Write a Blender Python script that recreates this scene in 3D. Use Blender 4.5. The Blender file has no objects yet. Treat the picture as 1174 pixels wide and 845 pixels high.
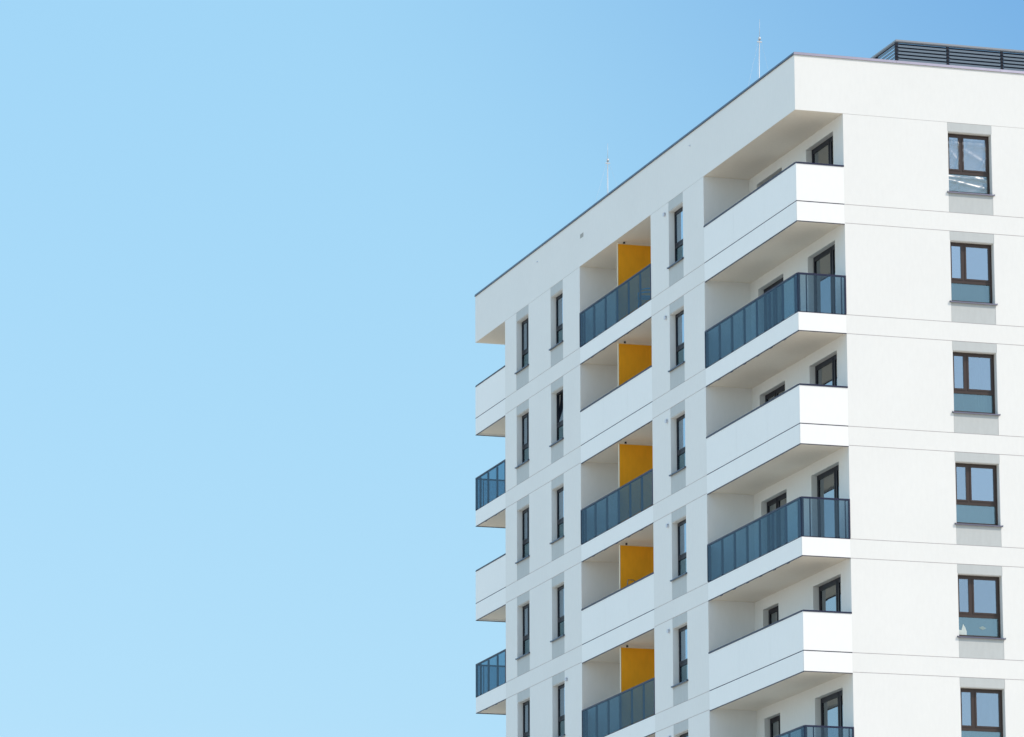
import bpy, bmesh, math, random
from mathutils import Vector, Matrix
random.seed(7)
C = bpy.context.scene.collection
R = math.radians

# ------------------------------------------------------------------ helpers
def tag(o, label=None, cat=None, group=None, kind=None):
    if label: o['label'] = label
    if cat: o['category'] = cat
    if group: o['group'] = group
    if kind: o['kind'] = kind
    return o

def empty(name, loc=(0, 0, 0), rz=0.0, parent=None):
    o = bpy.data.objects.new(name, None)
    C.objects.link(o)
    o.location = loc
    o.rotation_euler = (0, 0, rz)
    o.parent = parent
    return o

def copy_tree(o, parent=None, dz=0.0, loc=None):
    c = o.copy()
    C.objects.link(c)
    c.parent = parent if parent is not None else o.parent
    if loc is not None:
        c.location = loc
    else:
        c.location.z += dz
    for ch in list(o.children):
        copy_tree(ch, c)
    return c

class MB:
    """collects boxes / tubes into one mesh"""
    def __init__(self):
        self.bm = bmesh.new()
    def box(self, x0, x1, y0, y1, z0, z1, mi=0):
        if x1 < x0: x0, x1 = x1, x0
        if y1 < y0: y0, y1 = y1, y0
        if z1 < z0: z0, z1 = z1, z0
        v = [self.bm.verts.new(p) for p in ((x0, y0, z0), (x1, y0, z0), (x1, y1, z0), (x0, y1, z0),
                                            (x0, y0, z1), (x1, y0, z1), (x1, y1, z1), (x0, y1, z1))]
        for f in ((0, 3, 2, 1), (4, 5, 6, 7), (0, 1, 5, 4), (1, 2, 6, 5), (2, 3, 7, 6), (3, 0, 4, 7)):
            self.bm.faces.new([v[i] for i in f]).material_index = mi
        return self
    def prism(self, pts, axis, a, b, mi=0):
        """pts: 2-D outline; extruded along axis from a to b"""
        def P(p, t):
            return {'x': (t, p[0], p[1]), 'y': (p[0], t, p[1]), 'z': (p[0], p[1], t)}[axis]
        A = [self.bm.verts.new(P(p, a)) for p in pts]
        B = [self.bm.verts.new(P(p, b)) for p in pts]
        n = len(pts)
        self.bm.faces.new(A[::-1]).material_index = mi
        self.bm.faces.new(B).material_index = mi
        for i in range(n):
            self.bm.faces.new((A[i], A[(i + 1) % n], B[(i + 1) % n], B[i])).material_index = mi
        return self
    def tube(self, pts, r, seg=10, r2=None, mi=0):
        pts = [Vector(p) for p in pts]
        rings = []
        for i, p in enumerate(pts):
            if i == 0: d = pts[1] - p
            elif i == len(pts) - 1: d = p - pts[i - 1]
            else: d = (pts[i + 1] - p).normalized() + (p - pts[i - 1]).normalized()
            d.normalize()
            s = d.cross(Vector((0, 0, 1)))
            if s.length < 1e-3: s = Vector((1, 0, 0))
            s.normalize()
            t = d.cross(s).normalized()
            rr = r if r2 is None else r + (r2 - r) * i / (len(pts) - 1)
            rings.append([self.bm.verts.new(p + rr * (math.cos(a) * s + math.sin(a) * t))
                          for a in [2 * math.pi * k / seg for k in range(seg)]])
        for i in range(len(rings) - 1):
            for k in range(seg):
                f = self.bm.faces.new((rings[i][k], rings[i][(k + 1) % seg], rings[i + 1][(k + 1) % seg], rings[i + 1][k]))
                f.material_index = mi
                f.smooth = True
        self.bm.faces.new(rings[0][::-1]).material_index = mi
        self.bm.faces.new(rings[-1]).material_index = mi
        return self
    def build(self, name, mats, parent=None, bevel=0.0):
        if bevel:
            bmesh.ops.bevel(self.bm, geom=list(self.bm.edges), offset=bevel, segments=1, affect='EDGES', profile=0.5)
        bmesh.ops.recalc_face_normals(self.bm, faces=self.bm.faces)
        me = bpy.data.meshes.new(name)
        self.bm.to_mesh(me)
        self.bm.free()
        for m in (mats if isinstance(mats, (list, tuple)) else [mats]):
            me.materials.append(m)
        o = bpy.data.objects.new(name, me)
        C.objects.link(o)
        o.parent = parent
        return o

# ------------------------------------------------------------------ materials
def new_mat(name):
    m = bpy.data.materials.new(name)
    m.use_nodes = True
    nt = m.node_tree
    nt.nodes.clear()
    out = nt.nodes.new('ShaderNodeOutputMaterial')
    return m, nt, out

def plaster(name, col, var=0.03, bump=0.15, scale=90.0, rough=0.85, streak=0.0):
    m, nt, out = new_mat(name)
    N, L = nt.nodes, nt.links
    b = N.new('ShaderNodeBsdfPrincipled')
    b.inputs['Roughness'].default_value = rough
    b.inputs['Specular IOR Level'].default_value = 0.25
    tc = N.new('ShaderNodeTexCoord')
    n1 = N.new('ShaderNodeTexNoise'); n1.inputs['Scale'].default_value = 0.55; n1.inputs['Detail'].default_value = 5
    mp = N.new('ShaderNodeMapping'); mp.inputs['Scale'].default_value = (1.6, 1.6, 0.5)
    n2 = N.new('ShaderNodeTexNoise'); n2.inputs['Scale'].default_value = 7.0; n2.inputs['Detail'].default_value = 6
    L.new(tc.outputs['Object'], n1.inputs['Vector'])
    L.new(tc.outputs['Object'], mp.inputs['Vector'])
    L.new(mp.outputs[0], n2.inputs['Vector'])
    ad = N.new('ShaderNodeMath'); ad.operation = 'ADD'
    L.new(n1.outputs['Fac'], ad.inputs[0]); L.new(n2.outputs['Fac'], ad.inputs[1])
    mr = N.new('ShaderNodeMapRange')
    mr.inputs['From Min'].default_value = 0.7; mr.inputs['From Max'].default_value = 1.3
    mr.inputs['To Min'].default_value = 1 - var; mr.inputs['To Max'].default_value = 1 + var * 0.5
    L.new(ad.outputs[0], mr.inputs['Value'])
    mx = N.new('ShaderNodeMix'); mx.data_type = 'RGBA'; mx.blend_type = 'MULTIPLY'; mx.inputs['Factor'].default_value = 1
    mx.inputs[6].default_value = (*col, 1)
    L.new(mr.outputs[0], mx.inputs[7])
    L.new(mx.outputs[2], b.inputs['Base Color'])
    nb = N.new('ShaderNodeTexNoise'); nb.inputs['Scale'].default_value = scale; nb.inputs['Detail'].default_value = 2
    L.new(tc.outputs['Object'], nb.inputs['Vector'])
    bp = N.new('ShaderNodeBump'); bp.inputs['Strength'].default_value = bump; bp.inputs['Distance'].default_value = 0.004
    L.new(nb.outputs['Fac'], bp.inputs['Height'])
    L.new(bp.outputs[0], b.inputs['Normal'])
    L.new(b.outputs[0], out.inputs[0])
    return m

def metal(name, col, rough=0.4, metallic=0.0, spec=0.5):
    m, nt, out = new_mat(name)
    N, L = nt.nodes, nt.links
    b = N.new('ShaderNodeBsdfPrincipled')
    b.inputs['Base Color'].default_value = (*col, 1)
    b.inputs['Metallic'].default_value = metallic
    b.inputs['Specular IOR Level'].default_value = spec
    tc = N.new('ShaderNodeTexCoord')
    n = N.new('ShaderNodeTexNoise'); n.inputs['Scale'].default_value = 3.0; n.inputs['Detail'].default_value = 4
    L.new(tc.outputs['Object'], n.inputs['Vector'])
    mr = N.new('ShaderNodeMapRange')
    mr.inputs['To Min'].default_value = rough * 0.8; mr.inputs['To Max'].default_value = rough * 1.2
    L.new(n.outputs['Fac'], mr.inputs['Value'])
    L.new(mr.outputs[0], b.inputs['Roughness'])
    L.new(b.outputs[0], out.inputs[0])
    return m

def glass(name, trans, gloss, f0, f1, rough=0.0, wob=0.0, haze=None, hazefac=0.0, trans2=None, rand=0.0):
    """coated glazing: tinted see-through plus mirror, more mirror at grazing angles"""
    m, nt, out = new_mat(name)
    N, L = nt.nodes, nt.links
    t = N.new('ShaderNodeBsdfTransparent'); t.inputs[0].default_value = (*trans, 1)
    base = t
    if haze:
        d = N.new('ShaderNodeBsdfDiffuse'); d.inputs[0].default_value = (*haze, 1)
        mh = N.new('ShaderNodeMixShader'); mh.inputs[0].default_value = hazefac
        L.new(t.outputs[0], mh.inputs[1]); L.new(d.outputs[0], mh.inputs[2])
        base = mh
    g = N.new('ShaderNodeBsdfGlossy'); g.inputs[0].default_value = (*gloss, 1); g.inputs['Roughness'].default_value = rough
    lw = N.new('ShaderNodeLayerWeight'); lw.inputs[0].default_value = 0.5
    mr = N.new('ShaderNodeMapRange')
    mr.inputs['From Min'].default_value = 0.0; mr.inputs['From Max'].default_value = 1.0
    mr.inputs['To Min'].default_value = f0; mr.inputs['To Max'].default_value = f1
    pw = N.new('ShaderNodeMath'); pw.operation = 'POWER'; pw.inputs[1].default_value = 2.0
    if trans2:
        mt_ = N.new('ShaderNodeMix'); mt_.data_type = 'RGBA'
        mt_.inputs[6].default_value = (*trans, 1); mt_.inputs[7].default_value = (*trans2, 1)
        L.new(lw.outputs['Facing'], mt_.inputs['Factor']); L.new(mt_.outputs[2], t.inputs[0])
    L.new(lw.outputs['Facing'], pw.inputs[0]); L.new(pw.outputs[0], mr.inputs['Value'])
    ms = N.new('ShaderNodeMixShader')
    fac = mr.outputs[0]
    if rand:
        oi = N.new('ShaderNodeObjectInfo'); m1 = N.new('ShaderNodeMath'); m1.operation = 'MULTIPLY_ADD'
        m1.inputs[1].default_value = rand * 2; m1.inputs[2].default_value = -rand
        L.new(oi.outputs['Random'], m1.inputs[0])
        m2 = N.new('ShaderNodeMath'); m2.operation = 'ADD'; L.new(fac, m2.inputs[0]); L.new(m1.outputs[0], m2.inputs[1])
        fac = m2.outputs[0]
    L.new(fac, ms.inputs[0]); L.new(base.outputs[0], ms.inputs[1]); L.new(g.outputs[0], ms.inputs[2])
    if wob:
        tc = N.new('ShaderNodeTexCoord')
        n = N.new('ShaderNodeTexNoise'); n.inputs['Scale'].default_value = 1.3; n.inputs['Detail'].default_value = 1
        n.noise_dimensions = '4D'
        oj = N.new('ShaderNodeObjectInfo'); mj = N.new('ShaderNodeMath'); mj.operation = 'MULTIPLY'; mj.inputs[1].default_value = 50
        L.new(oj.outputs['Random'], mj.inputs[0]); L.new(mj.outputs[0], n.inputs['W'])
        L.new(tc.outputs['Object'], n.inputs['Vector'])
        bp = N.new('ShaderNodeBump'); bp.inputs['Strength'].default_value = wob; bp.inputs['Distance'].default_value = 0.02
        L.new(n.outputs['Fac'], bp.inputs['Height']); L.new(bp.outputs[0], g.inputs['Normal'])
    L.new(ms.outputs[0], out.inputs[0])
    return m

M = {}
M['wall'] = plaster('white_render', (0.80, 0.80, 0.79), var=0.025, bump=0.25)
M['panel'] = plaster('white_facade_panel', (0.875, 0.875, 0.87), var=0.02, bump=0.03, rough=0.6)
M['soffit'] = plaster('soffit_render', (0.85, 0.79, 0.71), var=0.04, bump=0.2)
M['grey'] = plaster('grey_render', (0.52, 0.545, 0.55), var=0.05, bump=0.25)
M['joint'] = plaster('joint_shadow_gap', (0.60, 0.55, 0.57), var=0.02, bump=0.0)
M['deck'] = plaster('balcony_tiles', (0.66, 0.62, 0.55), var=0.08, bump=0.1)
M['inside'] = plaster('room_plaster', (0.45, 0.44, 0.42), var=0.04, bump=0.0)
M['roofing'] = plaster('grey_roof_membrane', (0.30, 0.30, 0.30), var=0.15, bump=0.2)
M['anth'] = metal('anthracite_metal', (0.012, 0.015, 0.050), rough=0.45, metallic=0.0, spec=0.35)
M['coping'] = metal('coping_metal', (0.075, 0.08, 0.115), rough=0.36, metallic=0.85)
M['brown'] = metal('brown_window_frame', (0.045, 0.027, 0.021), rough=0.36)
M['darkframe'] = metal('anthracite_door_frame', (0.008, 0.008, 0.016), rough=0.45, spec=0.3)
M['yellow'] = plaster('yellow_panel', (0.93, 0.38, 0.012), var=0.08, bump=0.05, rough=0.5)
M['trim'] = metal('pale_edge_trim', (0.75, 0.66, 0.48), rough=0.5)
M['black'] = metal('black_plastic', (0.01, 0.01, 0.015), rough=0.5)
M['slat'] = metal('louvre_metal', (0.15, 0.20, 0.25), rough=0.45)
M['post'] = metal('louvre_post_and_leaf_shade', (0.015, 0.018, 0.03), rough=0.6, spec=0.2)
M['galv2'] = metal('dull_grey_rail', (0.30, 0.31, 0.33), rough=0.5)
M['galv'] = metal('galvanised_steel', (0.62, 0.62, 0.62), rough=0.45, metallic=0.3)
M['vent'] = metal('grey_plastic_vent', (0.60, 0.64, 0.72), rough=0.5)
M['concrete'] = plaster('concrete_block', (0.4, 0.4, 0.38), var=0.15)
M['pane'] = glass('window_glass', (0.60, 0.65, 0.67), (0.64, 0.78, 0.90), 0.56, 0.76, wob=0.03, rand=0.10)
M['pane_low'] = glass('lower_window_glass', (0.60, 0.72, 0.74), (0.44, 0.60, 0.66), 0.42, 0.74, rough=0.04, haze=(0.2, 0.32, 0.34), hazefac=0.14, rand=0.05)
M['doorglass'] = glass('door_glass', (0.34, 0.36, 0.36), (0.76, 0.83, 0.88), 0.34, 0.70, wob=0.02)
M['railglass'] = glass('smoked_railing_glass', (0.72, 0.78, 0.815), (0.75, 0.88, 1.0), 0.04, 0.12, haze=(0.05, 0.12, 0.18), hazefac=0.05, trans2=(0.33, 0.51, 0.60))
M['curtain'] = plaster('pale_curtain', (0.62, 0.64, 0.62), var=0.15, bump=0.0)

# ------------------------------------------------------------------ dimensions (metres)
Z0 = 36.0                 # underside of the roof band
PITCH = 3.0
NF = 12
HB, HT = 0.5109, 1.567    # slab band top, balustrade top, above the slab underside
HP = 1.60                 # parapet top
D = 1.355                 # depth of the corner recess
W = 7.296                 # corner loggia
YA, YB = 11.86, 18.446    # middle loggia
L1, L2 = 26.034, 29.26    # end loggia
XE = 18.0                 # far side of the tower
G = 0.015                 # groove height
SK = 0.014                # render skin thickness
def zf(k): return Z0 - PITCH * k     # underside of slab k

# ------------------------------------------------------------------ ground
gm, nt, out = new_mat('pale_ground')
b = nt.nodes.new('ShaderNodeBsdfPrincipled'); b.inputs['Roughness'].default_value = 0.95
tc = nt.nodes.new('ShaderNodeTexCoord'); n = nt.nodes.new('ShaderNodeTexNoise'); n.inputs['Scale'].default_value = 0.02; n.inputs['Detail'].default_value = 8
cr = nt.nodes.new('ShaderNodeValToRGB')
cr.color_ramp.elements[0].position = 0.40; cr.color_ramp.elements[0].color = (0.54, 0.48, 0.36, 1)
cr.color_ramp.elements[1].position = 0.52; cr.color_ramp.elements[1].color = (0.68, 0.57, 0.43, 1)
nt.links.new(tc.outputs['Object'], n.inputs['Vector']); nt.links.new(n.outputs['Fac'], cr.inputs[0])
nt.links.new(cr.outputs[0], b.inputs['Base Color']); nt.links.new(b.outputs[0], out.inputs[0])
g = MB()
vs = [g.bm.verts.new((x, y, 0)) for x, y in ((-5000, -5000), (5000, -5000), (5000, 5000), (-5000, 5000))]
g.bm.faces.new(vs)
tag(g.build('ground', gm), kind='structure')
pm = plaster('light_paving', (0.66, 0.61, 0.52), var=0.12, bump=0.2)
g = MB(); g.box(-14, 32, -14, 44, -0.2, 0.12)
tag(g.build('pavement', pm), kind='structure')

# ------------------------------------------------------------------ the tower
B = empty('apartment_tower', (0, 0, 0))
tag(B, 'tall white rendered apartment tower with stacked corner balconies and yellow loggia dividers', 'building')

def spans(a, b, cuts):
    """solid spans of [a,b] left over after removing the cuts"""
    r, p = [], a
    for c0, c1 in sorted(cuts):
        if c0 > p: r.append((p, c0))
        p = max(p, c1)
    if p < b: r.append((p, b))
    return r

def wall_cells(mb, put, u0, u1, z0, z1, holes):
    """rectangular wall u0..u1 x z0..z1 with rectangular holes (ua, ub, za, zb); put(ua,ub,za,zb)"""
    us = sorted({u0, u1, *[h[0] for h in holes if u0 < h[0] < u1], *[h[1] for h in holes if u0 < h[1] < u1]})
    for a, b in zip(us[:-1], us[1:]):
        m = (a + b) / 2
        cuts = [(h[2], h[3]) for h in holes if h[0] < m < h[1]]
        for c, d in spans(z0, z1, cuts):
            put(a, b, c, d)

OT, OB = -0.285, -1.925
OTF = -0.250                 # front facade openings start a little higher      # window opening top / bottom below each slab underside
BAY_F = [(4.335, 5.610)]
BAY_F2 = [(9.3, 10.575), (13.4, 14.675)]
BAY_L = [(9.045, 10.290), (20.112, 21.335), (23.570, 24.850)]
DOOR_BOT = -PITCH + HB + 0.05

# front facade: plane y=0, normal -y
core, skin = MB(), MB()
T = 0.30
fh, fb = [], []
for k in range(NF):
    for a, b_ in BAY_F + (BAY_F2):
        fh.append((a, b_, zf(k) + OB, zf(k) + OTF))          # opening through everything
        fb.append((a, b_, zf(k) - PITCH + HB + 0.0, zf(k)))   # the bay removed from the render skin
wall_cells(core, lambda a, b, c, d: core.box(a, b, SK, T, c, d, 0), D, XE, 0.0, Z0, fh)
for k in range(NF):
    # window band, then slab band, separated by thin grooves
    zt, zb = zf(k) - G / 2, zf(k) - PITCH + HB + G / 2
    for a, b in spans(D, XE, [(h[0], h[1]) for h in fb if abs(h[3] - zf(k)) < 0.01]):
        skin.box(a, b, 0, SK, zb, zt, 0)
    skin.box(D, XE, 0, SK, zf(k + 1) + G / 2, zf(k + 1) + HB - G / 2, 0)
core_o = core.build('wall', [M['joint']], B)
tag(core_o)
skin.build('wall_render', M['wall'], B)
# hidden core edges that show as reveals get their own render lining (below, in the window parts)

# left facade: plane x=0, normal -x
core, skin = MB(), MB()
for (ya, yb) in ((W, YA), (YB, L1)):
    core, skin = MB(), MB()
    hs = []
    for k in range(NF):
        for a, b in BAY_L:
            if ya < a < yb: hs.append((a, b, zf(k) + OB, zf(k) + OT))
    wall_cells(core, lambda a, b, c, d: core.box(SK, T, a, b, c, d), ya + SK, yb - SK, 0.0, Z0, hs)
    for k in range(NF):
        zt, zb = zf(k) - G / 2, zf(k) - PITCH + HB + G / 2
        for a, b in spans(ya, yb, [(a, b) for a, b in BAY_L if ya < a < yb]):
            skin.box(0, SK, a, b, zb, zt)
        skin.box(0, SK, ya, yb, zf(k + 1) + G / 2, zf(k + 1) + HB - G / 2)
    core.build('wall', M['joint'], B)
    skin.build('wall_render', M['wall'], B)

# walls of the recesses (return walls and back walls)
DOORS_C = [(0.755, 2.80), (4.69, 6.69)]
DOORS_C_LOW = [(0.755, 2.80), (5.44, 6.67)]
rec = MB()
hs = []
for k in range(NF):
    for a, b in (DOORS_C if k < 4 else DOORS_C_LOW):
        hs.append((a, b, zf(k) + DOOR_BOT, zf(k) + OT))
wall_cells(rec, lambda a, b, c, d: rec.box(D, D + 0.25, a, b, c, d), T, W + 0.25, 0.0, Z0, hs)
rec.box(D - 0.003, D - 0.0005, 0.001, T, 0, Z0)
rec.build('wall', M['wall'], B)
rec = MB()
rec.box(SK, D, W, W + SK, 0, Z0)                       # return wall seen at the far end of the corner balconies
rec.box(T, D, W + SK, W + 0.2, 0, Z0)
rec.build('wall', M['wall'], B)
DOORS_M = [(12.3, 13.8), (16.5, 18.0)]
rec = MB()
hs = []
for k in range(7):
    for a, b in DOORS_M:
        hs.append((a, b, zf(k) + DOOR_BOT, zf(k) + OT))
wall_cells(rec, lambda a, b, c, d: rec.box(D, D + 0.25, a, b, c, d), YA - 0.2, YB + 0.2, 0.0, Z0, hs)
rec.box(SK, D, YA - SK, YA, 0, Z0); rec.box(SK, D, YB, YB + SK, 0, Z0)
rec.build('wall', M['wall'], B)
rec = MB()
rec.box(SK, D, L1 - SK, L1, 0, Z0)
rec.box(D, D + 0.25, L1 - 0.25, L2, 0, Z0)
rec.box(D, XE, L2 - 0.25, L2, 0, Z0)
rec.box(XE - 0.25, XE, T, L2 - 0.25, 0, Z0)
rec.build('wall', M['wall'], B)
# floors and partitions behind the openings
fl = MB()
for k in range(NF + 1):
    z = zf(k)
    fl.box(D + 0.25, XE - 0.25, T, L2 - 0.25, z + 0.02, z + HB - 0.12)
    fl.box(T, D + 0.24, W + 0.2, YA - 0.2, z + 0.02, z + HB - 0.12)
    fl.box(T, D + 0.24, YB + 0.2, L1 - 0.2, z + 0.02, z + HB - 0.12)
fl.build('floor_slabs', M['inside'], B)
pt = MB()
for y in (3.6, 7.2, 15.1, 22.2, 26.1): pt.box(D + 0.25, XE - 0.25, y, y + 0.15, 0, Z0)
pt.box(T, D + 0.25, 22.2, 22.35, 0, Z0)
for x in (6.1, 11.5): pt.box(x, x + 0.15, T, L2 - 0.25, 0, Z0)
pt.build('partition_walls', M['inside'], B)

# roof band
par = MB()
PT = 0.35
par.box(0, XE, 0, PT, Z0, Z0 + HP - 0.08)
par.box(0, XE, L2 - PT, L2, Z0, Z0 + HP - 0.08)
par.box(0, PT, PT, L2 - PT, Z0, Z0 + HP - 0.08)
par.box(XE - PT, XE, PT, L2 - PT, Z0, Z0 + HP - 0.08)
P_ = par.build('parapet', M['wall'], B)
cp = MB()
c0, c1, o = Z0 + HP - 0.085, Z0 + HP, 0.03
def cop(axis, a, b, s, e, mitre=False):
    # s: outer face coordinate, e: outward direction
    pts = [(s + e * o, c0), (s + e * (o - 0.022), c1 - 0.01), (s - e * 0.02, c1), (s - e * (PT + 0.02), c1 - 0.02), (s - e * (PT + 0.02), c0), (s + e * 0.004, c0 + 0.012)]
    n0 = len(cp.bm.verts)
    cp.prism(pts, axis, a, b)
    if mitre:
        cp.bm.verts.ensure_lookup_table()
        for i_, p_ in enumerate(pts):
            v_ = cp.bm.verts[n0 + i_]
            if axis == 'x': v_.co.x = p_[0]
            else: v_.co.y = p_[0]
joints_x = [0.0, 2.9, 5.9, 8.9, 11.9, 14.9, XE + o]
for i_, (a, b) in enumerate(zip(joints_x[:-1], joints_x[1:])): cop('x', a + 0.004, b, 0.0, -1, i_ == 0)
joints_y = [0.0] + [2.85 * (i + 1) for i in range(9)] + [L2 + o]
for i_, (a, b) in enumerate(zip(joints_y[:-1], joints_y[1:])): cop('y', a + 0.004, b, 0.0, -1, i_ == 0)
cop('y', PT, L2 - PT, XE, 1); cop('x', 0.36, XE + o, L2, 1)
cp.build('coping', M['coping'], P_)
rf = MB()
rf.box(0.002, XE - 0.002, 0.002, L2 - 0.002, Z0 + 0.002, Z0 + 0.05, 0)
rf.box(PT, XE - PT, PT, L2 - PT, Z0 + 0.05, Z0 + 0.85, 1)
rf.build('roof', [M['soffit'], M['roofing']], B)
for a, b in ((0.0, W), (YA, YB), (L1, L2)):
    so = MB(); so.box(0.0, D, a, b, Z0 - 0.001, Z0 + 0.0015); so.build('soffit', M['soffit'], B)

# ------------------------------------------------------------------ windows (local: x right, y inward, z up; base at the lower groove of the bay)
BH = PITCH - HB - G            # bay height between the grooves
def win_shell(name, w, mat, rec_=0.175, ot=OT):
    e = empty(name, parent=B)
    zo0, zo1 = PITCH - HB + OB, PITCH - HB + ot       # opening, above the bay's foot (z=0 is slab band top)
    p = MB(); p.box(0.006, w - 0.006, 0.004, SK + 0.002, G / 2, zo0 - 0.0); p.build('spandrel_panel', M['grey'], e)
    p = MB(); p.box(0.006, w - 0.006, 0.004, SK + 0.002, zo1, PITCH - HB - G / 2); p.build('head_panel', M['grey'], e)
    # reveals of painted render
    p = MB()
    p.box(-0.001, 0.012, 0.001, T + 0.01, zo0, zo1); p.box(w - 0.012, w + 0.001, 0.001, T + 0.01, zo0, zo1)
    p.box(0.012, w - 0.012, SK + 0.003, T + 0.01, zo1 - 0.012, zo1)
    p.box(0.012, w - 0.012, SK + 0.003, T + 0.01, zo0, zo0 + 0.01)
    p.build('reveal', M['wall'], e)
    s = MB()
    s.prism([(-0.055, zo0 - 0.035), (-0.048, zo0 + 0.0), (rec_ + 0.01, zo0 + 0.028), (rec_ + 0.01, zo0 + 0.010), (-0.035, zo0 - 0.022), (-0.040, zo0 - 0.035)], 'x', -0.035, w + 0.035)
    s.box(-0.040, -0.034, -0.05, 0.10, zo0 - 0.03, zo0 + 0.012); s.box(w + 0.034, w + 0.040, -0.05, 0.10, zo0 - 0.03, zo0 + 0.012)
    s.build('sill', M['coping'], e)
    return e, zo0 + 0.02, zo1 - 0.012, rec_

def frame_ring(mb, x0, x1, z0, z1, y0, y1, t, tb=None):
    tb = t if tb is None else tb
    mb.box(x0, x0 + t, y0, y1, z0, z1); mb.box(x1 - t, x1, y0, y1, z0, z1)
    mb.box(x0 + t, x1 - t, y0, y1, z1 - t, z1); mb.box(x0 + t, x1 - t, y0, y1, z0, z0 + tb)

def make_window(name, w, split=None, tilt=False, mat='brown', ot=OT):
    """split: position of the mullion (None = one sash); a fixed lower light under the transom"""
    e, z0, z1, r = win_shell(name, w, mat, ot=ot)
    x0, x1 = 0.012, w - 0.012
    zt = PITCH - HB - 1.33       # transom centre
    f = MB()
    frame_ring(f, x0, x1, z0, z1, r, r + 0.07, 0.055)
    f.box(x0 + 0.055, x1 - 0.055, r, r + 0.07, zt - 0.045, zt + 0.045)
    lights = [(x0 + 0.055, x1 - 0.055)]
    if split:
        f.box(split - 0.03, split + 0.03, r, r + 0.07, zt + 0.045, z1 - 0.055)
        lights = [(x0 + 0.055, split - 0.03), (split + 0.03, x1 - 0.055)]
    f.build('frame', M[mat], e)
    for a, b in lights:
        s = MB(); h0, h1 = zt + 0.045, z1 - 0.055
        frame_ring(s, a, b, h0, h1, r - 0.012, r + 0.045, 0.045)
        so_ = s.build('sash', M[mat], e)
        p = MB(); p.box(a + 0.045, b - 0.045, r + 0.012, r + 0.022, h0 + 0.045, h1 - 0.045)
        po = p.build('pane', M['pane'], e)
        if tilt:
            ang = R(-9)
            for ob in (so_, po):
                ob.data.transform(Matrix.Translation((0, r + 0.02, h0)) @ Matrix.Rotation(ang, 4, 'X') @ Matrix.Translation((0, -r - 0.02, -h0)))
    p = MB(); p.box(x0 + 0.055, x1 - 0.055, r + 0.03, r + 0.04, z0 + 0.055, zt - 0.045)
    p.build('lower_pane', M['pane_low'], e)
    return e

def place(e, left, u, k):
    """u: world coordinate of the opening's left edge (seen from outside)"""
    z = zf(k) - PITCH + HB
    if left: e.location = (0, u, z); e.rotation_euler = (0, 0, R(-90))
    else: e.location = (u, 0, z); e.rotation_euler = (0, 0, 0)
    return e

GW = 'windows of the tower'
wf = place(make_window('window', BAY_F[0][1] - BAY_F[0][0], split=0.455, ot=OTF), False, BAY_F[0][0], 0)
wa = place(make_window('window', BAY_L[2][1] - BAY_L[2][0], split=0.63, mat='darkframe'), True, BAY_L[2][1], 0)
wb = place(make_window('window', BAY_L[1][1] - BAY_L[1][0], mat='darkframe'), True, BAY_L[1][1], 0)
wc = place(make_window('window', BAY_L[0][1] - BAY_L[0][0], mat='darkframe'), True, BAY_L[0][1], 0)
WF = [wf]
for k in range(1, 8):
    WF.append(copy_tree(wf, dz=-PITCH * k))
    copy_tree(wa, dz=-PITCH * k); copy_tree(wc, dz=-PITCH * k)
    if k == 1:
        wt = place(make_window('window', BAY_L[1][1] - BAY_L[1][0], tilt=True, mat='darkframe'), True, BAY_L[1][1], 1)
        tag(wt, 'window with its sash tilted inwards')
    else:
        copy_tree(wb, dz=-PITCH * k)
for a, b in BAY_F2:
    for k in range(8):
        copy_tree(wf, loc=(a, 0, zf(k) - PITCH + HB))
# the storeys under the picture: plain one-mesh windows
lw = MB()
for k in range(8, NF):
    z = zf(k) - PITCH + HB
    for a, b in BAY_F + BAY_F2:
        lw.box(a, b, 0.17, 0.2, z + PITCH - HB + OB, z + PITCH - HB + OT); lw.box(a, b, 0.005, 0.02, z, z + PITCH - HB + OB); lw.box(a, b, 0.005, 0.02, z + PITCH - HB + OT, z + PITCH - HB)
    for a, b in BAY_L:
        lw.box(0.17, 0.2, a, b, z + PITCH - HB + OB, z + PITCH - HB + OT); lw.box(0.005, 0.02, a, b, z, z + PITCH - HB + OB); lw.box(0.005, 0.02, a, b, z + PITCH - HB + OT, z + PITCH - HB)
lw.build('lower_storey_windows', M['slat'], B)

def curtain(e, w, a, b, seed):
    rnd = random.Random(seed)
    zo0, zo1 = PITCH - HB + OB, PITCH - HB + OT
    mb = MB(); n_ = 28; ph = rnd.uniform(0, 6)
    col_ = []
    for i in range(n_ + 1):
        u = a + (b - a) * i / n_
        yy = 0.42 + 0.025 * math.sin(i * 1.35 + ph) + 0.012 * math.sin(i * 3.1)
        col_.append([mb.bm.verts.new((u * w, yy, z)) for z in (zo0 + 0.02, zo1)] + [mb.bm.verts.new((u * w, yy + 0.006, z)) for z in (zo0 + 0.02, zo1)])
    for p, q in zip(col_[:-1], col_[1:]):
        mb.bm.faces.new((p[0], q[0], q[1], p[1])); mb.bm.faces.new((p[2], p[3], q[3], q[2]))
        mb.bm.faces.new((p[1], q[1], q[3], p[3])); mb.bm.faces.new((p[0], p[2], q[2], q[0]))
    return mb.build('curtain', M['curtain'], e)
for o_ in [o for o in B.children if o.name.split('.')[0] == 'window' and abs(o.rotation_euler.z) > 1]:
    rr_ = random.random()
    if rr_ < 0.7: curtain(o_, 1.25, 0.02, 0.98 if rr_ < 0.5 else 0.5, int(rr_ * 1e5))
curtain(WF[2], 1.27, 0.62, 0.99, 5); curtain(WF[5], 1.27, 0.01, 0.2, 9); curtain(WF[5], 1.27, 0.78, 0.99, 10); curtain(WF[4], 1.27, 0.01, 0.12, 12)

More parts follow.
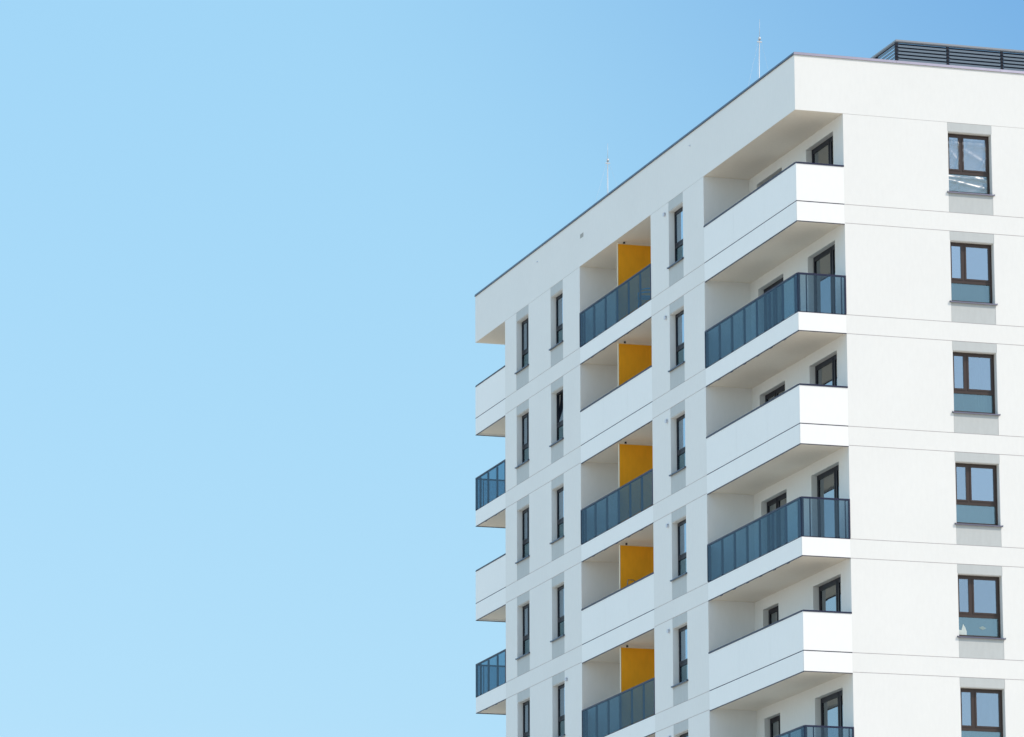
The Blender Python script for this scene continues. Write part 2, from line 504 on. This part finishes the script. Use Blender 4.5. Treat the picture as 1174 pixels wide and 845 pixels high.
# crumpled protective film on the topmost front window
def film(e, x0, x1, z0, z1, y):
    bm = bmesh.new()
    nx, nz = 26, 30
    rnd = random.Random(3)
    folds = [(rnd.uniform(0, 1), rnd.uniform(0, 1), rnd.uniform(0, math.pi), rnd.uniform(0.05, 0.11), rnd.uniform(0.008, 0.018)) for _ in range(8)]
    g_ = []
    for i in range(nx + 1):
        row = []
        for j in range(nz + 1):
            u, v = i / nx, j / nz
            h = 0
            for cx, cz, a, s, amp in folds:
                dd = (u - cx) * math.cos(a) + (v - cz) * math.sin(a)
                h += amp * math.exp(-(dd / s) ** 2)
            row.append(bm.verts.new((x0 + (x1 - x0) * u, y - h, z0 + (z1 - z0) * v)))
        g_.append(row)
    for i in range(nx):
        for j in range(nz):
            f = bm.faces.new((g_[i][j], g_[i + 1][j], g_[i + 1][j + 1], g_[i][j + 1])); f.smooth = True
    me = bpy.data.meshes.new('protective_film'); bm.to_mesh(me); bm.free()
    me.materials.append(M['film'])
    o_ = bpy.data.objects.new('protective_film', me); C.objects.link(o_); o_.parent = e
    return o_
m, nt, out = new_mat('clear_plastic_film')
t_ = nt.nodes.new('ShaderNodeBsdfTransparent'); t_.inputs[0].default_value = (0.88, 0.93, 0.95, 1)
g_ = nt.nodes.new('ShaderNodeBsdfGlossy'); g_.inputs['Roughness'].default_value = 0.33
mx_ = nt.nodes.new('ShaderNodeMixShader'); mx_.inputs[0].default_value = 0.22
nt.links.new(t_.outputs[0], mx_.inputs[1]); nt.links.new(g_.outputs[0], mx_.inputs[2]); nt.links.new(mx_.outputs[0], out.inputs[0])
M['film'] = m
wfz = lambda z: z + PITCH - HB
film(WF[0], 0.50, 1.17, wfz(-1.24), wfz(-0.40), 0.176)
film(WF[0], 0.08, 0.39, wfz(-1.24), wfz(-0.40), 0.176)
film(WF[0], 0.08, 1.19, wfz(-1.84), wfz(-1.40), 0.190)

# ------------------------------------------------------------------ balcony doors
def make_door(w, mull, curtain=False):
    e = empty('balcony_door', parent=B)
    h0, h1 = 0.0, OT - DOOR_BOT
    r = 0.165
    f = MB(); frame_ring(f, 0.0, w, h0, h1, r, r + 0.07, 0.06, 0.09)
    f.box(mull - 0.035, mull + 0.035, r, r + 0.07, h0 + 0.09, h1 - 0.06)
    f.build('frame', M['darkframe'], e)
    for a, b in ((0.06, mull - 0.035), (mull + 0.035, w - 0.06)):
        s = MB(); frame_ring(s, a, b, h0 + 0.09, h1 - 0.06, r - 0.012, r + 0.05, 0.075, 0.09)
        s.build('sash', M['darkframe'], e)
        p = MB(); p.box(a + 0.075, b - 0.075, r + 0.012, r + 0.022, h0 + 0.18, h1 - 0.135)
        p.build('pane', M['doorglass'], e)
    return e
dz0 = zf(0) + DOOR_BOT
def pd(e, x, ytop, k):
    e.location = (x, ytop, zf(k) + DOOR_BOT); e.rotation_euler = (0, 0, R(-90)); return e
d1 = pd(make_door(2.045, 2.80 - 1.415), D, 2.80, 0)
d2 = pd(make_door(2.00, 0.86), D, 6.69, 0)
d3 = pd(make_door(1.23, 0.80), D, 6.67, 4)
d4 = pd(make_door(1.50, 0.75), D, 13.8, 0)
d5 = copy_tree(d4, loc=(D, 18.0, dz0))
for k in range(1, NF):
    copy_tree(d1, dz=-PITCH * k)
    if k < 4: copy_tree(d2, dz=-PITCH * k)
    elif k > 4: copy_tree(d3, dz=-PITCH * (k - 4))
    if k < 7:
        copy_tree(d4, dz=-PITCH * k); copy_tree(d5, dz=-PITCH * k)

# ------------------------------------------------------------------ balconies
# rel. z: 0 = slab underside. runs: list of (x0,y0,x1,y1) edges of the front line
PTH = 0.05
def strip(mb, run, z0, z1, off0, off1, mi=0, j0=0.0, j1=0.0):
    """box along an axis-aligned run; off = distance inward from the facade line"""
    ax, a, b, s, e = run          # ax: 'x' or 'y' (direction of run), a..b extent, s: line coordinate, e: inward sign
    p, q = s + e * off0, s + e * off1
    if ax == 'y': mb.box(p, q, a + j0, b - j1, z0, z1, mi)
    else: mb.box(a + j0, b - j1, p, q, z0, z1, mi)

def cuts(a, b, step):
    n_ = max(1, round((b - a) / step)); return [a + (b - a) * i / n_ for i in range(n_ + 1)]

def make_balcony(x0, x1, y0, y1, runs, solid, posts, detail=True):
    """runs in order; posts: list per run of post positions"""
    e = empty('balcony', parent=B)
    s = MB()
    s.box(x0 + 0.03, x1, y0 + (0.03 if any(r[0] == 'x' and r[4] > 0 for r in runs) else 0.0) + 0.001,
          y1 - (0.03 if any(r[0] == 'x' and r[4] < 0 for r in runs) else 0.0) - 0.001, 0.022, HB - 0.07, 0)
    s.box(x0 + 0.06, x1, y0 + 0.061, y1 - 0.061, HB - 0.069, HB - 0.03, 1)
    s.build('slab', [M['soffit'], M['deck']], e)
    low = MB(); bk = MB()
    zlo = -0.022 if solid else 0.012
    for i, r in enumerate(runs):
        ax, a, b, sc, ee = r
        first = (ax == 'x')
        aa, bb = (a, b)
        # corner butt joints: x-runs own the corner, y-runs stop short
        if ax == 'y':
            if any(q[0] == 'x' and q[4] > 0 for q in runs): aa = a + 0.03
            if any(q[0] == 'x' and q[4] < 0 for q in runs): bb = b - 0.03
        cs = cuts(aa, bb, 2.15)
        for c, d in zip(cs[:-1], cs[1:]):
            strip(low, (ax, c, d, sc, ee), zlo, HB - 0.012, 0.0, 0.028, 0, 0.003 if c > aa else 0.004, 0.003 if d < bb else 0.004)
    low.build('fascia_panel', M['panel'], e)
    dr = MB()
    for r in runs:
        ax, a, b, sc, ee = r
        aa = a + (0.034 if ax == 'y' and any(q[0] == 'x' and q[4] > 0 for q in runs) else 0)
        bb = b - (0.034 if ax == 'y' and any(q[0] == 'x' and q[4] < 0 for q in runs) else 0)
        strip(dr, (ax, aa, bb, sc, ee), zlo - 0.018, zlo - 0.001, 0.003, 0.03)
        if not solid:
            for c in cuts(aa, bb, 1.05)[1:-1]:
                strip(dr, (ax, c - 0.09, c + 0.09, sc, ee), zlo - 0.036, zlo - 0.0185, 0.004, 0.026)
        # shadow-gap profile on top of the fascia
        strip(dr, (ax, aa, bb, sc, ee), HB - 0.012, HB + 0.014, 0.006, 0.05)
    dr.build('drip_profile', M['anth'], e)
    if solid:
        up = MB()
        for r in runs:
            ax, a, b, sc, ee = r
            aa = a + (0.05 if ax == 'y' and any(q[0] == 'x' and q[4] > 0 for q in runs) else 0)
            bb = b - (0.05 if ax == 'y' and any(q[0] == 'x' and q[4] < 0 for q in runs) else 0)
            cs = cuts(aa, bb, 2.15)
            for c, d in zip(cs[:-1], cs[1:]):
                strip(up, (ax, c, d, sc, ee), HB + 0.014, HT - 0.035, 0.0, 0.05, 0, 0.003 if c > aa else 0.001, 0.003 if d < bb else 0.001)
        up.build('parapet_panel', M['panel'], e)
        cap = MB()
        for r in runs:
            ax, a, b, sc, ee = r
            aa = a + (0.085 if ax == 'y' and any(q[0] == 'x' and q[4] > 0 for q in runs) else 0.002)
            bb = b - (0.085 if ax == 'y' and any(q[0] == 'x' and q[4] < 0 for q in runs) else 0.002)
            strip(cap, (ax, aa, bb, sc, ee), HT - 0.034, HT + 0.008, -0.014, 0.085)
        cap.build('cap_rail', M['anth'], e)
    else:
        tr = MB()
        for r in runs:
            ax, a, b, sc, ee = r
            aa = a + (0.045 if ax == 'y' and any(q[0] == 'x' and q[4] > 0 for q in runs) else 0.002)
            bb = b - (0.045 if ax == 'y' and any(q[0] == 'x' and q[4] < 0 for q in runs) else 0.002)
            strip(tr, (ax, aa, bb, sc, ee), HT - 0.045, HT - 0.003, -0.018, 0.045)
        tr.build('top_rail', M['anth'], e)
        allp, allg = MB(), MB()
        for r, ps in zip(runs, posts):
            ax, a, b, sc, ee = r
            for p in ps:
                mb = MB() if detail else allp
                strip(mb, (ax, p - 0.007, p + 0.007, sc, ee), HB + 0.0145, HT - 0.0455, 0.012, 0.075)
                if detail: mb.build('post', M['anth'], e)
            for c, d in zip(ps[:-1], ps[1:]):
                mb = MB() if detail else allg
                strip(mb, (ax, c + 0.004, d - 0.004, sc, ee), HB + 0.016, HT - 0.047, -0.012, -0.002)
                if detail: mb.build('glass_panel', M['railglass'], e)
        if not detail:
            allp.build('railing_posts', M['anth'], e); allg.build('glass_panels', M['railglass'], e)
        ep = MB()
        for r in runs:
            ax, a, b, sc, ee = r
            if ax == 'y':
                if not any(q[0] == 'x' and q[4] > 0 for q in runs): strip(ep, (ax, a + 0.002, a + 0.04, sc, ee), HB + 0.0145, HT - 0.0455, -0.018, 0.05)
                if not any(q[0] == 'x' and q[4] < 0 for q in runs): strip(ep, (ax, b - 0.04, b - 0.002, sc, ee), HB + 0.0145, HT - 0.0455, -0.018, 0.05)
            else:
                strip(ep, (ax, b - 0.04, b - 0.002, sc, ee), HB + 0.0145, HT - 0.0455, -0.018, 0.05)
        ep.build('end_posts', M['anth'], e)
    return e

run_c = [('y', 0.0, W, 0.0, 1), ('x', 0.0, D, 0.0, 1)]
post_c = [[0.03, 0.30, 1.25, 2.25, 3.25, 4.23, 5.22, 6.22, W - 0.05], [0.0, 0.255, 1.24, D - 0.02]]
run_m = [('y', YA, YB, 0.0, 1)]
post_m = [[YA + 0.05, 12.95, 14.0, 15.05, 16.12, 17.2, YB - 0.30, YB - 0.05]]
run_e = [('y', L1, L2, 0.0, 1), ('x', 0.0, D, L2, -1)]
post_e = [[L1 + 0.05, 27.03, 28.0, 28.85, L2 - 0.03], [0.0, 0.25, 1.2, D - 0.02]]
SPEC = {'corner': (0.0, D, 0.0, W, run_c, post_c, 1), 'mid': (0.0, D, YA, YB, run_m, post_m, 0), 'end': (0.0, D, L1, L2, run_e, post_e, 1)}
for nm, (x0, x1, y0, y1, runs, posts, odd_solid) in SPEC.items():
    protos = {}
    for k in range(1, NF + 1):
        solid = (k % 2 == odd_solid)
        det = k <= 6
        key = (solid, det)
        if key not in protos:
            e = make_balcony(x0, x1, y0, y1, runs, solid, posts, det)
            e.location = (0, 0, zf(k)); protos[key] = e
        else:
            e = copy_tree(protos[key], loc=(0, 0, zf(k)))

# yellow dividers in the middle loggias
def make_divider():
    e = empty('divider_screen', parent=B)
    h0, h1 = -PITCH + HB - 0.02, -0.075
    p = MB(); p.box(0.105, D - 0.005, 15.135, 15.175, h0, h1); p.build('yellow_panel', M['yellow'], e)
    t = MB(); t.box(0.085, 0.104, 15.128, 15.182, h0, h1 + 0.02); t.box(0.105, D - 0.005, 15.132, 15.178, h1 + 0.001, h1 + 0.02)
    t.build('edge_trim', M['trim'], e)
    c = MB(); c.box(0.27, 0.32, 15.11, 15.16, h1 + 0.021, 0.0); c.build('bracket', M['black'], e)
    return e
dv = make_divider(); dv.location = (0, 0, zf(0))
for k in range(1, NF): copy_tree(dv, loc=(0, 0, zf(k)))

# small round wall vents and parapet overflow spouts
def make_vent(y, z, r=0.045, name='wall_vent'):
    e = MB()
    e.tube([(0.0, 0, 0), (-0.05, 0, 0)], r, 12)
    e.tube([(-0.051, 0, 0.004), (-0.062, 0, 0.004)], r * 1.25, 12)
    e.box(-0.06, -0.001, -r * 1.1, r * 1.1, r * 0.9, r * 1.3)
    o_ = e.build(name, M['vent'], B); o_.location = (0, y, z); return o_
v0 = make_vent(10.575, zf(0) - 0.31)
for k in range(1, 9): copy_tree(v0, loc=(0, 10.56, zf(k) - 0.33))
copy_tree(v0, loc=(0, 19.87, zf(4) - 0.31)); copy_tree(v0, loc=(0, 19.87, zf(5) - 0.31))
sp = MB(); sp.tube([(0.02, 0, 0.0), (-0.045, 0, -0.02)], 0.017, 10)
sp = sp.build('overflow_spout', M['vent'], B); sp.location = (0, 22.604, Z0 + 1.128)
copy_tree(sp, loc=(0, 8.36, Z0 + 1.175))

# ------------------------------------------------------------------ roof-top louvre screen
S = empty('louvre_screen', (4.77, 4.56, Z0 + 0.85))
tag(S, 'dark slatted metal louvre screen standing on the flat roof behind the white parapet', 'louvre screen')
sz1 = 3.60 - 0.85
xs = [0.0, 1.53, 3.16, 4.79, 6.42, 8.05, 9.68]
ys = [0.0, 1.6, 3.2, 4.8, 6.4, 8.0, 9.6]
def slat_bay(axis, a, b):
    mb = MB()
    z = 0.35
    while z < sz1 - 0.12:
        # Z-shaped blade: upright lip, sloping leaf behind coloured dark as its underside shade
        lip = [(0.0, z), (0.0, z + 0.056), (0.004, z + 0.056), (0.004, z)]
        leaf = [(0.0045, z + 0.052), (0.0045, z + 0.056), (0.070, z + 0.122), (0.073, z + 0.118)]
        mb.prism(lip, axis, a, b, 0); mb.prism(leaf, axis, a, b, 1)
        z += 0.100
    return mb
for a, b in zip(xs[:-1], xs[1:]):
    slat_bay('x', a + 0.045, b - 0.045).build('louvre_panel', [M['slat'], M['post']], S)
for a, b in zip(ys[:-1], ys[1:]):
    slat_bay('y', a + 0.045, b - 0.045).build('louvre_panel', [M['slat'], M['post']], S)
for i, a in enumerate(xs):
    p = MB(); p.box(a - 0.035, a + 0.035, -0.002 if i else -0.004, 0.07, 0, sz1 - 0.075)
    z = 0.35
    while z < sz1 - 0.12:
        p.box(a - 0.05, a + 0.05, -0.014, -0.005, z + 0.01, z + 0.035); z += 0.1
    p.build('post', M['post'], S)
for a in ys[1:]:
    p = MB(); p.box(-0.002, 0.07, a - 0.035, a + 0.035, 0, sz1 - 0.075); p.build('post', M['post'], S)
p = MB()
p.box(-0.03, xs[-1] + 0.03, -0.03, 0.08, sz1 - 0.05, sz1); p.box(-0.03, 0.08, 0.081, ys[-1] + 0.03, sz1 - 0.05, sz1)
p.box(-0.015, xs[-1], -0.012, 0.06, sz1 - 0.074, sz1 - 0.051); p.box(-0.015, 0.06, 0.062, ys[-1], sz1 - 0.074, sz1 - 0.051)
p.build('top_rail', M['galv2'] if 'galv2' in M else M['coping'], S)

# ------------------------------------------------------------------ lightning masts
def mast(x, y, zc, zt, lean, label):
    zb = Z0 + 0.85
    e = empty('lightning_mast', (x, y, zb))
    tag(e, label, 'lightning rod', 'lightning masts on the roof')
    hc, ht = Z0 + zc - zb, Z0 + zt - zb
    lx = lambda h: lean * h
    p = MB(); p.tube([(0, 0, 0.05), (lx(hc), 0, hc)], 0.012, 10); p.build('pole', M['galv'], e)
    p = MB(); p.tube([(lx(hc), 0, hc), (lx(ht), 0, ht)], 0.007, 8, 0.004); p.build('rod_tip', M['galv'], e)
    p = MB(); p.tube([(lx(hc), 0, hc - 0.03), (lx(hc), 0, hc + 0.05)], 0.036, 12)
    p.box(lx(hc) - 0.07, lx(hc) + 0.07, -0.012, 0.012, hc - 0.10, hc - 0.07)
    p.build('clamp', M['galv'], e)
    for a in (200, 320, 80):
        dx, dy = 0.82 * math.cos(R(a)), 0.82 * math.sin(R(a))
        w_ = MB(); w_.tube([(lx(hc) + 0.05 * math.cos(R(a)), 0.05 * math.sin(R(a)), hc - 0.09), (dx, dy, 0.1)], 0.0018, 6); w_.build('guy_wire', M['galv'], e)
        b_ = MB(); b_.box(dx - 0.15, dx + 0.15, dy - 0.15, dy + 0.15, 0, 0.12); b_.build('foot_block', M['concrete'], e)
    return e
mast(1.545, 7.0, 4.04, 4.62, 0.022, 'lightning rod on a guyed pole behind the parapet, nearer the sunlit corner of the tower')
mast(0.915, 18.5, 3.38, 3.92, 0.006, 'lightning rod on a guyed pole behind the parapet, farther back along the shaded side')

# ------------------------------------------------------------------ things on the balconies
FL = HB - 0.03                                  # balcony floor above slab underside
# steel stepladder behind the solid parapet of the fourth loggia
st = empty('stepladder', (0.31, 14.75, zf(4) + FL))
tag(st, 'grey tubular stepladder whose top loop shows above a white loggia parapet before the yellow panel', 'stepladder')
hh = 1.37
p = MB()
p.tube([(-0.17, 0.0, 0), (-0.115, 0, hh - 0.05), (-0.10, 0, hh), (0.07, 0, hh), (0.10, 0, hh - 0.04), (0.17, 0, 0)], 0.013, 8)
p.build('front_frame', M['galv3'] if 'galv3' in M else metal('grey_tube', (0.16, 0.15, 0.14), 0.35, 0.5), st)
p = MB()
for i in range(4): p.box(-0.15 + 0.01 * i, 0.15 - 0.01 * i, 0.0, 0.10, 0.25 + 0.25 * i, 0.27 + 0.25 * i)
p.build('treads', M['galv'], st)
p = MB(); p.tube([(-0.15, 0.02, 1.05), (-0.17, 0.32, 0)], 0.011, 8); p.tube([(0.15, 0.02, 1.05), (0.17, 0.32, 0)], 0.011, 8)
p.build('rear_legs', M['galv'], st)
# moulded chair behind the glass of the topmost loggia
ch = empty('garden_chair', (0.36, 13.35, zf(1) + FL), R(-100))
tag(ch, 'low blue chair seen dimly through dark glass, right end of the topmost yellow-screened loggia', 'chair')
cm = metal('blue_plastic', (0.12, 0.42, 0.58), 0.45)
p = MB(); p.box(-0.22, 0.22, -0.21, 0.21, 0.42, 0.45); p.build('seat', cm, ch, bevel=0.01)
p = MB()
p.tube([(-0.21, 0.2, 0.45), (-0.2, 0.26, 0.78), (-0.13, 0.28, 0.86), (0.13, 0.28, 0.86), (0.2, 0.26, 0.78), (0.21, 0.2, 0.45)], 0.02, 8)
for xx in (-0.12, -0.04, 0.04, 0.12): p.box(xx - 0.025, xx + 0.025, 0.235, 0.25, 0.45, 0.85)
p.build('backrest', cm, ch)
for sx in (-1, 1):
    for sy in (-1, 1):
        p = MB(); p.tube([(sx * 0.19, sy * 0.18, 0.43), (sx * 0.22, sy * 0.22, 0)], 0.018, 8); p.build('leg', cm, ch)
    p = MB(); p.tube([(sx * 0.2, 0.24, 0.66), (sx * 0.24, 0.0, 0.66), (sx * 0.23, -0.2, 0.62), (sx * 0.22, -0.2, 0.43)], 0.02, 8); p.build('armrest', cm, ch)
# torn white film and a faded sticker left on the lower glass of the fifth front window
e = WF[4]
b0 = PITCH - HB + OB + 0.078
p = MB()
p.prism([(0.06, b0), (0.315, b0), (0.31, b0 + 0.10), (0.275, b0 + 0.20), (0.215, b0 + 0.29), (0.19, b0 + 0.20), (0.165, b0 + 0.12), (0.06, b0 + 0.14)], 'y', 0.199, 0.2035)
tag(p.build('torn_film', plaster('white_film', (0.60, 0.68, 0.66), var=0.2), e), 'torn scrap of white film')
p = MB()
p.prism([(0.66, b0 + 0.21), (0.76, b0 + 0.155), (0.87, b0 + 0.20), (0.77, b0 + 0.26)], 'y', 0.2000, 0.2035)
p.build('sticker', plaster('faded_sticker', (0.30, 0.40, 0.40), var=0.3), e)

# ------------------------------------------------------------------ sky, sun
AZ, EL = R(47), R(45)      # azimuth from -y towards +x
sd = Vector((math.sin(AZ) * math.cos(EL), -math.cos(AZ) * math.cos(EL), math.sin(EL)))
w = bpy.data.worlds.new('World'); bpy.context.scene.world = w; w.use_nodes = True
nt = w.node_tree; nt.nodes.clear()
wo = nt.nodes.new('ShaderNodeOutputWorld'); bg = nt.nodes.new('ShaderNodeBackground'); sk = nt.nodes.new('ShaderNodeTexSky')
sk.sky_type = 'NISHITA'; sk.sun_disc = False; sk.sun_elevation = EL
sk.sun_rotation = math.atan2(sd.x, sd.y)
sk.altitude = 0; sk.air_density = 1.8; sk.dust_density = 0.2; sk.ozone_density = 3.3
bg.inputs[1].default_value = 0.15
# flatten the brightening towards the horizon and let the sky deepen towards the east, as on the day
tcw = nt.nodes.new('ShaderNodeTexCoord'); sx_ = nt.nodes.new('ShaderNodeSeparateXYZ'); cx_ = nt.nodes.new('ShaderNodeCombineXYZ')
ma = nt.nodes.new('ShaderNodeMath'); ma.operation = 'MULTIPLY_ADD'; ma.inputs[1].default_value = 0.25; ma.inputs[2].default_value = 0.20
nt.links.new(tcw.outputs['Generated'], sx_.inputs[0]); nt.links.new(sx_.outputs['Z'], ma.inputs[0])
nt.links.new(sx_.outputs['X'], cx_.inputs['X']); nt.links.new(sx_.outputs['Y'], cx_.inputs['Y']); nt.links.new(ma.outputs[0], cx_.inputs['Z'])
nt.links.new(cx_.outputs[0], sk.inputs[0])
prev = sk.outputs[0]
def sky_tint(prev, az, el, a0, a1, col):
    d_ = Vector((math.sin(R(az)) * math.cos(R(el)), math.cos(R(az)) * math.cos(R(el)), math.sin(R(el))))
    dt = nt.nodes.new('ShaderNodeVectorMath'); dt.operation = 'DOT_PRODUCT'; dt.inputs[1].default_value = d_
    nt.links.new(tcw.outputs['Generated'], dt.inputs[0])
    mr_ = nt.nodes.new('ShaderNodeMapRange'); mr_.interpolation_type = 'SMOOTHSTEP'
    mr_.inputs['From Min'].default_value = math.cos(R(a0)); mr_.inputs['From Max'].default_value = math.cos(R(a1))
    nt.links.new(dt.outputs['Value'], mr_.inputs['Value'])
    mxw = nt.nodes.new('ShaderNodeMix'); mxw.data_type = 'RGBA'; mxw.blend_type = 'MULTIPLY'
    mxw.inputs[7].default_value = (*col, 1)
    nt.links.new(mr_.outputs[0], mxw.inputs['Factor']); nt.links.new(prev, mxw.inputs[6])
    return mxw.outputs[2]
prev = sky_tint(prev, 12, 12, 62, 18, (0.71, 0.772, 0.822))
prev = sky_tint(prev, 20, 38, 36, 16, (0.83, 0.97, 1.0))      # bluer away from the sun
prev = sky_tint(prev, 38, 26, 24, 6, (0.28, 0.48, 0.78))     # darkest band, square to the sun
prev = sky_tint(prev, 135, 40, 85, 25, (0.64, 0.55, 0.55))    # sun-side sky, out of view, darkened to lessen the front wall's fill light
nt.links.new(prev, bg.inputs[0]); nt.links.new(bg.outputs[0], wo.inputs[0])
s = bpy.data.lights.new('sun', 'SUN'); s.energy = 2.0; s.angle = R(0.53); s.color = (1.0, 0.88, 0.745)
so_ = bpy.data.objects.new('sun', s); C.objects.link(so_)
so_.rotation_euler = (-sd).to_track_quat('-Z', 'Y').to_euler()

# ------------------------------------------------------------------ camera (solved from the photograph)
yaw, pitch, roll, f = 0.3017, 0.2169, -0.0027, 5591.3541
cy_, sy_, cpp, spp = math.cos(yaw), math.sin(yaw), math.cos(pitch), math.sin(pitch)
fw = Vector((sy_ * cpp, cy_ * cpp, spp)); r0 = Vector((cy_, -sy_, 0)); u0 = r0.cross(fw)
rr = r0 * math.cos(roll) + u0 * math.sin(roll); uu = u0 * math.cos(roll) - r0 * math.sin(roll)
cam = bpy.data.cameras.new('camera'); co = bpy.data.objects.new('camera', cam); C.objects.link(co)
mt = Matrix((rr, uu, -fw)).transposed().to_4x4(); mt.translation = Vector((-44.2502, -116.8813, Z0 - 34.4978))
co.matrix_world = mt
cam.sensor_fit = 'HORIZONTAL'; cam.sensor_width = 36; cam.lens = 36 * f / 1174
cam.clip_start = 0.5; cam.clip_end = 20000
sc = bpy.context.scene
sc.camera = co
sc.render.resolution_x, sc.render.resolution_y = 1024, 737
sc.view_settings.view_transform = 'Standard'; sc.view_settings.look = 'None'
sc.view_settings.exposure = 0.57; sc.view_settings.gamma = 1
sc.view_settings.use_curve_mapping = False
